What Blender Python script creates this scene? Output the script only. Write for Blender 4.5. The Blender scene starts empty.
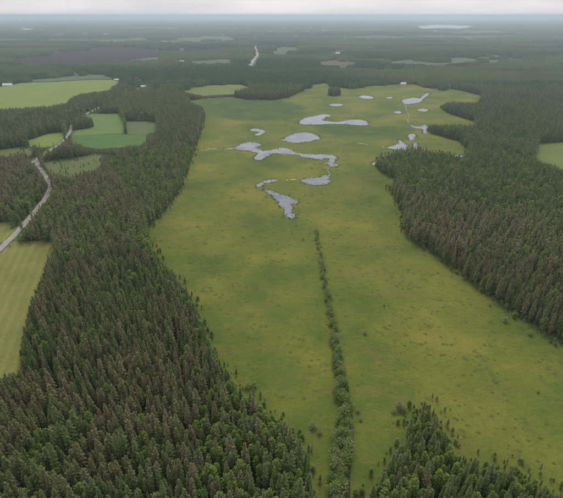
import bpy, math, random
import numpy as np
from mathutils import Vector
from mathutils.geometry import delaunay_2d_cdt

# ------------------------------------------------------------------ camera, sky, sun, exposure
SC = bpy.context.scene
COL = SC.collection
CAM_H = 150.0
F_PX, CU, CV = 449.0, 281.5, 249.0            # focal length and centre in photograph pixels (563 x 498)
PITCH = math.atan((CV - 15.0) / F_PX)
cam_d = bpy.data.cameras.new('camera')
cam_d.sensor_fit = 'HORIZONTAL'; cam_d.sensor_width = 36.0
cam_d.lens = 36.0 * F_PX / 563.0
cam_d.clip_start = 1.0; cam_d.clip_end = 200000.0
cam = bpy.data.objects.new('camera', cam_d); COL.objects.link(cam)
cam.location = (0, 0, CAM_H); cam.rotation_euler = (math.pi / 2 - PITCH, 0, 0)
SC.camera = cam

SUN_EL, SUN_AZ = math.radians(54), math.radians(8)
world = bpy.data.worlds.new('World'); SC.world = world; world.use_nodes = True
wn, wl = world.node_tree.nodes, world.node_tree.links
wn.clear()
w_out = wn.new('ShaderNodeOutputWorld'); w_bg = wn.new('ShaderNodeBackground'); w_bg.inputs['Strength'].default_value = 0.1
w_sky = wn.new('ShaderNodeTexSky'); w_sky.sky_type = 'NISHITA'; w_sky.sun_disc = False
w_sky.sun_elevation = SUN_EL; w_sky.sun_rotation = SUN_AZ
w_tc = wn.new('ShaderNodeTexCoord'); w_map = wn.new('ShaderNodeMapping'); w_map.inputs['Scale'].default_value = (3, 3, 16)
w_no = wn.new('ShaderNodeTexNoise'); w_no.inputs['Scale'].default_value = 1.6; w_no.inputs['Detail'].default_value = 6
w_rp = wn.new('ShaderNodeValToRGB')
w_rp.color_ramp.elements[0].position = 0.36; w_rp.color_ramp.elements[0].color = (6.2, 6.2, 6.75, 1)
w_rp.color_ramp.elements[1].position = 0.64; w_rp.color_ramp.elements[1].color = (7.9, 7.65, 7.9, 1)
w_mix = wn.new('ShaderNodeMixRGB'); w_mix.inputs[0].default_value = 0.9
wl.new(w_tc.outputs['Generated'], w_map.inputs[0]); wl.new(w_map.outputs[0], w_no.inputs['Vector'])
wl.new(w_no.outputs['Fac'], w_rp.inputs[0]); wl.new(w_sky.outputs[0], w_mix.inputs[1]); wl.new(w_rp.outputs[0], w_mix.inputs[2])
wl.new(w_mix.outputs[0], w_bg.inputs[0]); wl.new(w_bg.outputs[0], w_out.inputs[0])

sun_d = bpy.data.lights.new('sun', 'SUN'); sun_d.energy = 1.5; sun_d.angle = math.radians(25); sun_d.color = (1.0, 0.96, 0.9)
sun = bpy.data.objects.new('sun', sun_d); COL.objects.link(sun)
sdir = Vector((math.cos(SUN_EL) * math.sin(SUN_AZ), math.cos(SUN_EL) * math.cos(SUN_AZ), math.sin(SUN_EL)))
sun.rotation_euler = sdir.to_track_quat('Z', 'Y').to_euler(); sun.location = (0, 0, 400)
SC.view_settings.view_transform = 'Standard'; SC.view_settings.look = 'None'
SC.view_settings.exposure = 0.22; SC.view_settings.gamma = 1.0; SC.view_settings.use_curve_mapping = False
SC.cycles.max_bounces = 5; SC.cycles.diffuse_bounces = 3; SC.cycles.volume_bounces = 3; SC.cycles.adaptive_threshold = 0.02; SC.cycles.use_light_tree = False; SC.cycles.caustics_reflective = False
world.cycles.sampling_method = 'MANUAL'; world.cycles.sample_map_resolution = 256
SC.cycles.use_denoising = True

# ------------------------------------------------------------------ pixel <-> ground
cP, sP = math.cos(PITCH), math.sin(PITCH)
def ground(u, v, z=0.0):
    """photograph pixels -> point of the level z"""
    u = np.asarray(u, float); v = np.asarray(v, float)
    a, b = (u - CU) / F_PX, (CV - v) / F_PX
    dy, dz = cP + b * sP, -sP + b * cP
    t = (z - CAM_H) / dz
    return a * t, dy * t
def project(x, y, z=0.0):
    dz = z - CAM_H
    fw = y * cP - dz * sP
    up = y * sP + dz * cP
    return CU + F_PX * x / fw, CV - F_PX * up / fw
def inside(poly, u, v):
    p = np.asarray(poly, float)
    r = np.zeros(np.shape(u), bool)
    j = len(p) - 1
    for i in range(len(p)):
        yi, yj, xi, xj = p[i, 1], p[j, 1], p[i, 0], p[j, 0]
        if yi != yj:
            r ^= ((yi > v) != (yj > v)) & (u < (xj - xi) * (v - yi) / (yj - yi) + xi)
        j = i
    return r
def vnoise(x, y, seed=0):
    x = np.asarray(x, float); y = np.asarray(y, float)
    xi, yi = np.floor(x).astype(np.int64), np.floor(y).astype(np.int64)
    fx, fy = x - xi, y - yi
    fx, fy = fx * fx * (3 - 2 * fx), fy * fy * (3 - 2 * fy)
    def h(a, b):
        n = (a * 374761393 + b * 668265263 + seed * 974634777) & 0x7fffffff
        n = ((n ^ (n >> 13)) * 1274126177) & 0x7fffffff
        return ((n ^ (n >> 16)) & 0xffff) / 65535.0
    return (h(xi, yi) * (1 - fx) + h(xi + 1, yi) * fx) * (1 - fy) + (h(xi, yi + 1) * (1 - fx) + h(xi + 1, yi + 1) * fx) * fy
def fnoise(x, y, seed=0):
    return 0.55 * vnoise(x, y, seed) + 0.3 * vnoise(x * 2.1, y * 2.1, seed + 7) + 0.15 * vnoise(x * 4.3, y * 4.3, seed + 13)
def smooth_closed(p, n=6):
    p = np.asarray(p, float); out = []
    for i in range(len(p)):
        a, b, c, d = p[i - 1], p[i], p[(i + 1) % len(p)], p[(i + 2) % len(p)]
        for k in range(n):
            t = k / n
            out.append(0.5 * (2 * b + (c - a) * t + (2 * a - 5 * b + 4 * c - d) * t * t + (3 * b - a - 3 * c + d) * t ** 3))
    return np.array(out)
def smooth_open(p, n=8):
    p = np.asarray(p, float); p = np.vstack([2 * p[0] - p[1], p, 2 * p[-1] - p[-2]]); out = []
    for i in range(1, len(p) - 2):
        a, b, c, d = p[i - 1], p[i], p[i + 1], p[i + 2]
        for k in range(n):
            t = k / n
            out.append(0.5 * (2 * b + (c - a) * t + (2 * a - 5 * b + 4 * c - d) * t * t + (3 * b - a - 3 * c + d) * t ** 3))
    out.append(p[-2])
    return np.array(out)

# ------------------------------------------------------------------ layout traced from the photograph (pixels on the ground)
BOG = [(316, 560), (315, 498), (311, 465), (300, 441), (285, 424), (262, 406), (240, 388), (222, 365), (206, 335), (196, 305), (184, 287),
       (166, 266), (150, 247), (146, 233), (155, 221), (168, 208), (181, 187), (188, 165), (195, 148), (201, 129), (206, 116), (203, 108), (186, 101),
       (200, 99), (232, 97), (262, 99), (290, 97), (300, 92), (325, 82), (332, 88), (348, 89), (376, 86), (411, 84), (431, 90), (459, 90), (482, 96), (477, 103),
       (447, 103), (438, 106), (446, 112), (456, 116), (475, 122), (474, 126), (450, 126), (430, 125), (426, 129), (432, 134), (459, 141), (468, 150), (464, 157), (447, 154),
       (419, 149), (399, 151), (378, 158), (377, 167), (386, 175), (398, 181), (388, 187), (396, 200), (403, 214), (404, 233), (414, 243), (431, 252),
       (460, 276), (490, 297), (519, 315), (548, 336), (580, 352), (640, 385), (660, 560), (560, 560), (563, 494), (545, 480), (516, 465), (488, 462), (455, 450), (447, 428), (434, 404), (424, 402),
       (408, 425), (395, 452), (380, 475), (364, 498), (352, 560)]
FIELDS = [  # (name, label, polygon, material key)
 ('field', 'large flat light green field beyond the pine wood, far left', [(-60, 89), (0, 87), (22, 83), (58, 82), (90, 80), (116, 80), (118, 83), (109, 91), (80, 95), (72, 98), (66, 104), (50, 107), (22, 109), (-60, 113)], 'light'),
 ('field', 'narrow green field strip behind the large light green field', [(30, 80), (60, 77.5), (100, 75.5), (117, 79), (90, 79.3), (58, 81), (30, 82)], 'mid'),
 ('field', 'green striped crop field right of the road bend', [(87, 114), (119, 113.5), (124, 122), (125, 133), (97, 134), (72, 135), (72, 131), (94, 127), (93, 121), (86, 120)], 'crop'),
 ('field', 'dark green crop band below the striped field', [(71, 135.6), (97, 134.8), (125, 133.8), (146, 135), (148, 142), (139, 146), (98, 149), (72, 144)], 'dark'),
 ('field', 'dull green fallow plot beside the white barn', [(126, 121), (156, 122), (158, 132), (147, 134.4), (126.3, 133)], 'fallow'),
 ('field', 'small bright green field left of the gravel road', [(27, 141), (47, 134), (65, 132), (60, 143), (46, 147), (29, 146)], 'light'),
 ('field', 'mown yellow-green hay field at the left edge below the road', [(-70, 290), (0, 259), (14, 243.5), (56, 242), (47, 262), (36, 290), (27, 315), (21, 345), (20, 368), (0, 377), (-70, 400)], 'hay'),
 ('field', 'small yellow field at the left edge above the road', [(-60, 224), (0, 223.5), (17, 223.5), (8, 233), (0, 240), (-60, 275)], 'hay'),
 ('field', 'rough brownish clearing with scrub right of the road', [(42, 162), (70, 159), (98, 154), (102, 163), (92, 170), (70, 178), (50, 173)], 'rough'),
 ('field', 'pale yellow meadow behind the dark wood island', [(178, 92), (205, 86), (240, 84), (250, 88), (238, 94), (205, 96)], 'pale'),
 ('field', 'yellow-green meadow at the right edge behind the forest', [(538, 144), (563, 142), (620, 141), (620, 172), (563, 170), (535, 160)], 'pale'),
 ('field', 'green meadow with a brown rim at the far left of the road', [(0, 150), (22, 147), (34, 150), (30, 155), (0, 158), (-30, 156)], 'rough'),
 ('field', 'pale far clearing in front of the horizon woods', [(182, 38), (210, 36), (235, 37), (238, 41), (205, 42.5), (188, 42)], 'farpale'),
 ('field', 'long pale green far bog in the woods right of centre', [(385, 62), (420, 58.5), (465, 57.5), (478, 61), (440, 65), (400, 66)], 'farpale'),
 ('field', 'pale green far field left of the straight far road', [(190, 62), (225, 59), (246, 61), (240, 65), (205, 66)], 'farpale'),
 ('field', 'pale green far field right of the straight far road', [(262, 50), (292, 46.5), (300, 49), (280, 52.5)], 'farpale'),
 ('field', 'reddish brown far clearing behind the wooded bog edge', [(318, 62), (340, 60), (358, 61.5), (352, 65), (325, 66)], 'red'),
 ('peat_field', 'large dark purple brown peat field near the horizon', [(14, 60.5), (30, 57), (52, 55.5), (60, 51.5), (88, 50.5), (96, 47.5), (118, 46.5), (140, 48.8), (160, 49.5), (156, 54), (160, 57), (138, 59), (126, 62.5), (100, 62), (78, 65), (48, 64.5), (28, 66)], 'peat'),
]
def zp(x0, y0, s, pts): return [(x0 + a / s, y0 + b / s) for a, b in pts]
A_ = lambda pts: zp(200, 70, 3.11, pts)
B_ = lambda pts: zp(340, 60, 2.525, pts)
PONDS = [
 ('long forked pond on the upper bog', A_([(310, 158), (345, 145), (380, 137), (402, 143), (382, 154), (430, 161), (500, 154), (523, 166), (510, 174), (430, 168), (360, 169), (318, 170)])),
 ('oval pond above the winding channel', A_([(263, 212), (300, 197), (345, 195), (370, 210), (345, 222), (300, 226), (270, 223)])),
 ('winding water channel across the bog', A_([(72, 247), (115, 240), (125, 230), (165, 225), (192, 231), (172, 240), (200, 249), (270, 243), (300, 256), (360, 261), (415, 264), (421, 285), (430, 294), (410, 302), (395, 287), (399, 276), (360, 278), (300, 267), (235, 259), (197, 274), (168, 274), (176, 259), (120, 250)])),
 ('small curved pond left of the oval pond', A_([(152, 188), (175, 182), (205, 192), (190, 203), (170, 203), (182, 193)])),
 ('short pond at the end of the winding channel', [(302, 181), (308, 179), (316, 178.4), (324.5, 175.6), (327, 178), (329.5, 182), (324, 184.5), (316, 185.7), (306, 184.2)]),
 ('nearest dark pond with a narrow neck', [(264, 189.6), (270, 190.6), (276, 192), (284, 195), (290, 198), (298.5, 200.2), (295, 203.5), (292, 207), (293, 212), (295, 216.4), (290, 218), (284, 217.5), (285, 212), (285, 208.5), (280, 202.5), (273, 196.5), (266, 192.5)]),
 ('thin crescent pool above the nearest dark pond', [(256.5, 186), (259, 183), (263.5, 180.6), (270, 179.8), (277.5, 180.4), (277, 182), (270, 182.8), (264, 184.3), (261, 186.5), (263, 189), (259, 188)]),
 ('tiny pond on the upper bog by the tree tuft', A_([(403, 108), (425, 105), (446, 108), (438, 113), (412, 112)])),
 ('small branching pool at the forest corner', B_([(118, 221), (143, 213), (149, 203), (155, 202), (162, 210), (169, 217), (165, 224), (140, 226)])),
 ('narrow pool between the forest lobes', B_([(172, 192), (184, 186), (191, 189), (189, 198), (177, 203)])),
 ('bright pool with an arm at the far stream', B_([(153, 102), (185, 95), (202, 96), (215, 84), (228, 81), (213, 99), (196, 108), (165, 111)])),
 ('thin far pond left of the bright pool', B_([(47, 92), (66, 90), (86, 94), (78, 98), (55, 97)])),
 ('pool at the stream fork beside the forest lobe', B_([(178, 166), (198, 168), (218, 164), (219, 176), (221, 185), (211, 185), (208, 175), (190, 172)])),
 ('very small pool below the bright pool', B_([(193, 126), (210, 123), (223, 125), (219, 130), (200, 130)])),
 ('very small pool left of the stream', B_([(133, 132), (145, 129), (157, 132), (148, 136)])),
 ('tiny pool under the branching pool', B_([(185, 212), (195, 211), (194, 226), (188, 226)])),
 ('tiny pool at the tip of the forest', B_([(79, 262), (92, 255), (92, 263), (84, 267)])),
 ('dark narrow pool inside the right forest gap', B_([(280, 237), (300, 240), (313, 238), (312, 246), (290, 245)])),
 ('tiny pool on the far left of the far bog', B_([(116, 95), (128, 93), (132, 96), (122, 98)])),
]
STREAMS = [('stream', 'thin stream joining the far pools', B_([(163, 109), (168, 125), (174, 140), (171, 152), (176, 165), (184, 168)]), 0.8),
           ('stream', 'faint wet seam crossing the bog toward the pool', B_([(40, 209), (70, 214), (100, 219), (122, 222)]), 0.35),
           ('stream', 'short stream from the pool to the forest lobe', B_([(182, 203), (190, 212), (204, 222), (240, 233), (280, 240)]), 0.45)]
STREAMS += [('stream', 'narrow channel linking the winding channel and the short pond', A_([(405, 298), (398, 312), (402, 326), (392, 338)]), 0.8),
            ('stream', 'thin channel running left from the winding channel', A_([(80, 247), (40, 246), (5, 250), (-20, 248)]), 0.3),
            ('stream', 'thin channel between the oval pond and the winding channel', A_([(268, 217), (240, 219), (215, 222), (190, 231)]), 0.45),
            ('stream', 'thin inlet left of the short pond', A_([(328, 346), (300, 341), (270, 343), (240, 346)]), 0.3),
            ('stream', 'thin inlet right of the nearest dark pond', A_([(295, 401), (315, 400), (335, 404)]), 0.3)]
FAR_LAKES = [('wide bright lake near the horizon', [(413, 26.5), (425, 24.6), (450, 24.2), (470, 25.6), (477, 27), (460, 28.4), (440, 28.0), (430, 28.8), (418, 28)]),
             ('small bright pond in the far woods', [(330, 52), (338, 49.8), (346, 49.6), (344, 52), (338, 54.2), (333, 54)]),
             ('faint lake on the left near the horizon', [(14, 28.6), (24, 27.6), (36, 28), (30, 29.6), (18, 30)])]
ROAD = [(-75, 330), (-25, 273), (0, 249), (8, 241), (14, 235.5), (27, 221), (36, 210), (44, 200), (50, 189), (48.5, 182), (45, 176), (39, 167), (37, 161.5), (41, 156), (47, 152), (60, 144), (68, 135), (71.5, 127), (73, 122), (78, 118), (89, 112.5), (105, 104.5), (118, 97.5), (128, 92.5), (140, 89)]
FAR_ROAD = [(250, 66.5), (253, 61), (257, 55.5), (256.5, 50.5), (255.5, 46)]
SPUR = [(37.5, 161.5), (34.5, 161), (31, 163)]
HOUSES = [  # u, v of the base, length, width, wall height, rotation, wall, roof, label, name
 (138, 117.0, 15, 9, 4.2, 12, 'white', 'tin', 'white barn with pale metal roof beside the fallow plot', 'barn'),
 (145.5, 117.6, 6, 5, 2.6, 12, 'cream', 'grey', 'small cream shed next to the white barn', 'shed'),
 (52, 114.5, 10, 8, 3.6, 25, 'white', 'grey', 'white house half hidden in the wood below the light field', 'house'),
 (68, 113.5, 11, 8, 4.0, -20, 'white', 'tin', 'white house with pale roof where the road meets the field', 'house'),
 (72.5, 112.5, 8, 6, 3.2, 60, 'red', 'brown', 'red house beside the road at the field corner', 'house'),
 (8, 86.5, 20, 10, 4.0, 8, 'white', 'tin', 'long white farm hall at the edge of the light field', 'barn'),
 (73, 74.5, 14, 9, 4.0, 10, 'white', 'grey', 'far white house behind the narrow field strip', 'house'),
 (136.5, 79.5, 9, 7, 3.6, 5, 'red', 'red', 'far red roofed house in the woods', 'house'),
 (117, 81.0, 11, 7, 3.4, 0, 'cream', 'tin', 'cream barn at the right end of the light field', 'barn'),
 (143.5, 88.2, 12, 8, 4.0, 20, 'white', 'tin', 'white house at the far end of the gravel road', 'house'),
 (137, 90.5, 9, 7, 3.4, -15, 'cream', 'grey', 'cream cottage just below the white house on the road', 'house'),
 (157, 92.0, 9, 7, 3.4, 30, 'white', 'grey', 'lone white cottage in the woods right of the road end', 'house'),
 (403, 85.0, 12, 8, 3.6, 5, 'white', 'tin', 'white hall, leftmost of the three behind the bog woods', 'barn'),
 (437, 85.6, 11, 8, 3.6, 10, 'white', 'tin', 'white hall, middle one of the three behind the bog woods', 'barn'),
 (449, 86.2, 9, 7, 3.2, -8, 'white', 'grey', 'white house, rightmost of the three behind the bog woods', 'house'),
 (182, 62.5, 14, 9, 4.0, 10, 'white', 'tin', 'tiny white house in the far woods left of the straight road', 'house'),
]

# ------------------------------------------------------------------ materials
def new_mat(name):
    m = bpy.data.materials.new(name); m.use_nodes = True
    nt = m.node_tree; b = nt.nodes['Principled BSDF']
    b.inputs['Roughness'].default_value = 0.9; b.inputs['Specular IOR Level'].default_value = 0.15
    return m, nt, b
def ramp(nt, fac, stops):
    r = nt.nodes.new('ShaderNodeValToRGB')
    while len(r.color_ramp.elements) < len(stops): r.color_ramp.elements.new(0.5)
    for e, (p, c) in zip(r.color_ramp.elements, stops): e.position = p; e.color = (*c, 1)
    if fac is not None: nt.links.new(fac, r.inputs[0])
    return r.outputs[0]
def noise(nt, scale, detail=4, rough=0.55, vec=None, stretch=None, distortion=0.0):
    n = nt.nodes.new('ShaderNodeTexNoise'); n.inputs['Scale'].default_value = scale; n.inputs['Detail'].default_value = detail
    n.inputs['Roughness'].default_value = rough; n.inputs['Distortion'].default_value = distortion
    if vec is None:
        g = nt.nodes.new('ShaderNodeNewGeometry'); vec = g.outputs['Position']
    if stretch:
        mp = nt.nodes.new('ShaderNodeMapping'); mp.inputs['Scale'].default_value = stretch[:3]
        if len(stretch) > 3: mp.inputs['Rotation'].default_value = (0, 0, stretch[3])
        nt.links.new(vec, mp.inputs[0]); vec = mp.outputs[0]
    nt.links.new(vec, n.inputs['Vector'])
    return n.outputs['Fac']
def mix(nt, fac, a, b, mode='MIX'):
    n = nt.nodes.new('ShaderNodeMixRGB'); n.blend_type = mode
    for i, s in enumerate((fac, a, b)):
        if isinstance(s, (int, float)): n.inputs[i].default_value = s if i == 0 else (s, s, s, 1)
        elif isinstance(s, tuple): n.inputs[i].default_value = (*s, 1)
        else: nt.links.new(s, n.inputs[i])
    return n.outputs[0]
def rng(nt, val, a, b, c=0.0, d=1.0):
    n = nt.nodes.new('ShaderNodeMapRange'); n.inputs[1].default_value = a; n.inputs[2].default_value = b
    n.inputs[3].default_value = c; n.inputs[4].default_value = d; nt.links.new(val, n.inputs[0]); return n.outputs[0]
def attr(nt, name, typ='GEOMETRY'):
    n = nt.nodes.new('ShaderNodeAttribute'); n.attribute_type = typ; n.attribute_name = name; return n.outputs['Fac']
def bump(nt, bsdf, h, strength, dist):
    n = nt.nodes.new('ShaderNodeBump'); n.inputs['Strength'].default_value = strength; n.inputs['Distance'].default_value = dist
    nt.links.new(h, n.inputs['Height']); nt.links.new(n.outputs[0], bsdf.inputs['Normal'])
MAT = {}
def mat_ground():
    m, nt, b = new_mat('forest_floor')
    near = ramp(nt, noise(nt, 0.12, 6, 0.65), [(0.3, (0.026, 0.034, 0.016)), (0.55, (0.042, 0.056, 0.024)), (0.75, (0.065, 0.072, 0.036))])
    far = ramp(nt, noise(nt, 0.0028, 7, 0.62, stretch=(1, 2.2, 1)), [(0.34, (0.028, 0.042, 0.024)), (0.5, (0.07, 0.095, 0.038)), (0.6, (0.13, 0.15, 0.06)), (0.72, (0.16, 0.175, 0.075))])
    g = nt.nodes.new('ShaderNodeNewGeometry'); sx = nt.nodes.new('ShaderNodeSeparateXYZ'); nt.links.new(g.outputs['Position'], sx.inputs[0])
    nt.links.new(mix(nt, rng(nt, sx.outputs[1], 900, 1800), near, far), b.inputs['Base Color'])
    return m
def mat_bog():
    m, nt, b = new_mat('bog_sedge')
    big = noise(nt, 0.017, 5, 0.6, stretch=(1, 1, 1))
    c = ramp(nt, big, [(0.32, (0.066, 0.104, 0.016)), (0.43, (0.098, 0.132, 0.020)), (0.53, (0.132, 0.154, 0.024)), (0.64, (0.186, 0.182, 0.031))])
    # ochre moss strings
    st = noise(nt, 0.05, 5, 0.6, stretch=(0.55, 1.6, 1, 0.35), distortion=0.6)
    c = mix(nt, rng(nt, st, 0.54, 0.72, 0, 0.45), c, (0.165, 0.128, 0.040))
    st2 = noise(nt, 0.075, 4, 0.6, stretch=(1.4, 0.6, 1, -0.5), distortion=0.8)
    c = mix(nt, rng(nt, st2, 0.57, 0.75, 0, 0.6), c, (0.075, 0.105, 0.024))
    pale = noise(nt, 0.11, 5, 0.7, stretch=(0.7, 1.5, 1, 0.1))
    c = mix(nt, rng(nt, pale, 0.60, 0.78, 0, 0.55), c, (0.19, 0.19, 0.085))
    for sc_, st_, lo, hi, amt, col in ((0.22, (0.6, 1.5, 1, 0.2), 0.5, 0.7, 0.5, (0.20, 0.170, 0.036)), (0.3, (0.7, 1.4, 1, -0.3), 0.52, 0.7, 0.6, (0.062, 0.092, 0.02)), (0.4, (0.5, 1.8, 1, 0.0), 0.58, 0.75, 0.5, (0.22, 0.215, 0.08))):
        c = mix(nt, rng(nt, noise(nt, sc_, 6, 0.7, stretch=st_, distortion=0.5), lo, hi, 0, amt), c, col)
    fine = noise(nt, 0.9, 5, 0.75)
    c = mix(nt, 1.0, c, ramp(nt, fine, [(0.25, (0.72, 0.74, 0.72)), (0.5, (1, 1, 1)), (0.75, (1.25, 1.22, 1.2))]), 'MULTIPLY')
    dn = noise(nt, 0.03, 5, 0.6)
    wet = nt.nodes.new('ShaderNodeMath'); wet.operation = 'ADD'; nt.links.new(attr(nt, 'green'), wet.inputs[0]); nt.links.new(rng(nt, dn, 0.3, 0.7, -0.28, 0.28), wet.inputs[1])
    wc = ramp(nt, noise(nt, 0.05, 5, 0.65), [(0.3, (0.045, 0.085, 0.018)), (0.6, (0.065, 0.11, 0.022)), (0.8, (0.10, 0.13, 0.03))])
    c = mix(nt, rng(nt, wet.outputs[0], 0.2, 0.85), c, wc)
    br = nt.nodes.new('ShaderNodeMath'); br.operation = 'ADD'; nt.links.new(attr(nt, 'brown'), br.inputs[0]); nt.links.new(rng(nt, st, 0.3, 0.7, -0.3, 0.3), br.inputs[1])
    c = mix(nt, rng(nt, br.outputs[0], 0.35, 0.95, 0, 0.7), c, (0.165, 0.125, 0.045))
    nt.links.new(c, b.inputs['Base Color'])
    bump(nt, b, fine, 0.55, 0.5)
    return m
def mat_field(key):
    P = {'light': ((0.135, 0.205, 0.042), (0.18, 0.235, 0.052)), 'mid': ((0.075, 0.125, 0.05), (0.11, 0.15, 0.06)), 'crop': ((0.085, 0.165, 0.042), (0.135, 0.205, 0.052)),
         'dark': ((0.065, 0.14, 0.036), (0.095, 0.165, 0.045)), 'fallow': ((0.085, 0.13, 0.04), (0.13, 0.155, 0.055)), 'hay': ((0.135, 0.152, 0.036), (0.205, 0.198, 0.056)),
         'rough': ((0.08, 0.13, 0.036), (0.145, 0.145, 0.058)), 'pale': ((0.11, 0.15, 0.035), (0.18, 0.195, 0.055)), 'farpale': ((0.065, 0.095, 0.045), (0.115, 0.13, 0.06)), 'red': ((0.10, 0.075, 0.055), (0.13, 0.11, 0.07)), 'peat': ((0.012, 0.004, 0.010), (0.030, 0.013, 0.022))}[key]
    m, nt, b = new_mat('field_' + key)
    s = {'pale': 0.012, 'farpale': 0.012, 'red': 0.01, 'peat': 0.012, 'mid': 0.012, 'light': 0.02}.get(key, 0.05)
    c = ramp(nt, noise(nt, s, 6, 0.65), [(0.3, P[0]), (0.7, P[1])])
    if key in ('hay', 'crop', 'light', 'peat'):
        w = nt.nodes.new('ShaderNodeTexWave'); w.inputs['Scale'].default_value = {'hay': 0.055, 'crop': 0.06, 'light': 0.02, 'peat': 0.007}[key]; w.inputs['Distortion'].default_value = 2.2; w.inputs['Detail'].default_value = 3
        w.inputs['Detail Scale'].default_value = 0.6
        g = nt.nodes.new('ShaderNodeNewGeometry'); mp = nt.nodes.new('ShaderNodeMapping'); mp.inputs['Rotation'].default_value = (0, 0, {'hay': -0.28, 'crop': 1.3, 'light': 1.5, 'peat': 1.2}[key])
        nt.links.new(g.outputs['Position'], mp.inputs[0]); nt.links.new(mp.outputs[0], w.inputs['Vector'])
        c = mix(nt, rng(nt, w.outputs['Fac'], 0.35, 0.9, 0, 0.45), c, mix(nt, 1.0, c, {'hay': (1.35, 1.25, 1.5), 'crop': (1.5, 1.3, 1.3), 'light': (1.35, 1.2, 1.1), 'peat': (3.0, 2.8, 2.9)}[key], 'MULTIPLY'))
    f = noise(nt, 0.8, 5, 0.7)
    c = mix(nt, 1.0, c, ramp(nt, f, [(0.3, (0.8, 0.8, 0.8)), (0.7, (1.18, 1.18, 1.18))]), 'MULTIPLY')
    nt.links.new(c, b.inputs['Base Color'])
    return m
def mat_water(base=(0.15, 0.155, 0.165)):
    m, nt, b = new_mat('bog_water')
    b.inputs['Base Color'].default_value = (*base, 1); b.inputs['Roughness'].default_value = 0.06; b.inputs['IOR'].default_value = 2.3; b.inputs['Specular IOR Level'].default_value = 0.5
    nt.links.new(ramp(nt, noise(nt, 0.05, 4, 0.6), [(0.3, (0.05, 0.055, 0.065)), (0.65, (0.17, 0.182, 0.205))]), b.inputs['Base Color'])
    bump(nt, b, noise(nt, 0.5, 4, 0.6, stretch=(0.5, 1.5, 1)), 0.06, 0.2)
    return m
def mat_noise(name, a, c, scale, rough=0.9):
    m, nt, b = new_mat(name); b.inputs['Roughness'].default_value = rough
    nt.links.new(ramp(nt, noise(nt, scale, 5, 0.65), [(0.3, a), (0.7, c)]), b.inputs['Base Color'])
    return m
def mat_leaf(name, stops, typ='INSTANCER', trans=0.42):
    m, nt, b = new_mat(name)
    t = attr(nt, 'tint', typ)
    c = ramp(nt, t, stops)
    c = mix(nt, 1.0, c, ramp(nt, noise(nt, 0.9, 3, 0.7), [(0.25, (0.72, 0.72, 0.72)), (0.75, (1.28, 1.27, 1.26))]), 'MULTIPLY')
    nt.links.new(c, b.inputs['Base Color'])
    tr = nt.nodes.new('ShaderNodeBsdfTranslucent'); nt.links.new(c, tr.inputs[0])
    ms = nt.nodes.new('ShaderNodeMixShader'); ms.inputs[0].default_value = trans
    out = nt.nodes['Material Output']
    nt.links.new(b.outputs[0], ms.inputs[1]); nt.links.new(tr.outputs[0], ms.inputs[2]); nt.links.new(ms.outputs[0], out.inputs['Surface'])
    return m
PINE = [(0.0, (0.315, 0.282, 0.175)), (0.28, (0.308, 0.295, 0.162)), (0.6, (0.275, 0.295, 0.138)), (1.0, (0.220, 0.285, 0.105))]
BIRCH = [(0.0, (0.175, 0.265, 0.072)), (0.5, (0.225, 0.32, 0.08)), (1.0, (0.295, 0.355, 0.10))]
SPRUCE = [(0.0, (0.130, 0.205, 0.082)), (0.5, (0.165, 0.25, 0.092)), (1.0, (0.21, 0.285, 0.10))]
WILLOW = [(0.0, (0.18, 0.265, 0.075)), (0.5, (0.23, 0.305, 0.09)), (1.0, (0.31, 0.33, 0.16))]
ALLSP = [(0.0, (0.115, 0.20, 0.09)), (0.3, (0.165, 0.265, 0.105)), (0.55, (0.225, 0.28, 0.12)), (0.8, (0.275, 0.275, 0.135)), (1.0, (0.26, 0.35, 0.115))]
MAT['pine'] = mat_leaf('pine_needles', PINE); MAT['birch'] = mat_leaf('birch_leaves', BIRCH); MAT['spruce'] = mat_leaf('spruce_needles', SPRUCE)
MAT['willow'] = mat_leaf('willow_leaves', WILLOW); MAT['far'] = mat_leaf('far_canopy', ALLSP)
MAT['bark'] = mat_noise('bark', (0.10, 0.075, 0.055), (0.19, 0.15, 0.115), 3.0); MAT['birch_bark'] = mat_noise('birch_bark', (0.2, 0.19, 0.17), (0.55, 0.53, 0.5), 4.0)
MAT['dead'] = mat_noise('dead_wood', (0.13, 0.125, 0.11), (0.22, 0.21, 0.19), 3.0)
MAT['ground'] = mat_ground(); MAT['bog'] = mat_bog(); MAT['water'] = mat_water(); MAT['peat_bank'] = mat_noise('peat_bank', (0.06, 0.062, 0.025), (0.10, 0.10, 0.035), 0.3)
MAT['gravel'] = mat_noise('gravel', (0.25, 0.235, 0.205), (0.37, 0.35, 0.31), 0.3); MAT['verge'] = mat_noise('verge_grass', (0.06, 0.085, 0.03), (0.12, 0.14, 0.055), 0.25)
MAT['sedge'] = mat_leaf('sedge_blades', [(0.0, (0.15, 0.19, 0.045)), (0.5, (0.20, 0.22, 0.055)), (0.85, (0.26, 0.245, 0.075)), (1.0, (0.29, 0.28, 0.13))], trans=0.45)
for k, c in {'white': (0.75, 0.74, 0.72), 'cream': (0.55, 0.5, 0.4), 'red': (0.2, 0.07, 0.055), 'tin': (0.6, 0.61, 0.62), 'grey': (0.22, 0.22, 0.23), 'brown': (0.13, 0.085, 0.06), 'glass': (0.03, 0.035, 0.04), 'door': (0.16, 0.1, 0.06)}.items():
    MAT['h_' + k] = mat_noise('house_' + k, tuple(x * 0.88 for x in c), c, 1.5, 0.2 if k == 'glass' else 0.7)

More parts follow.
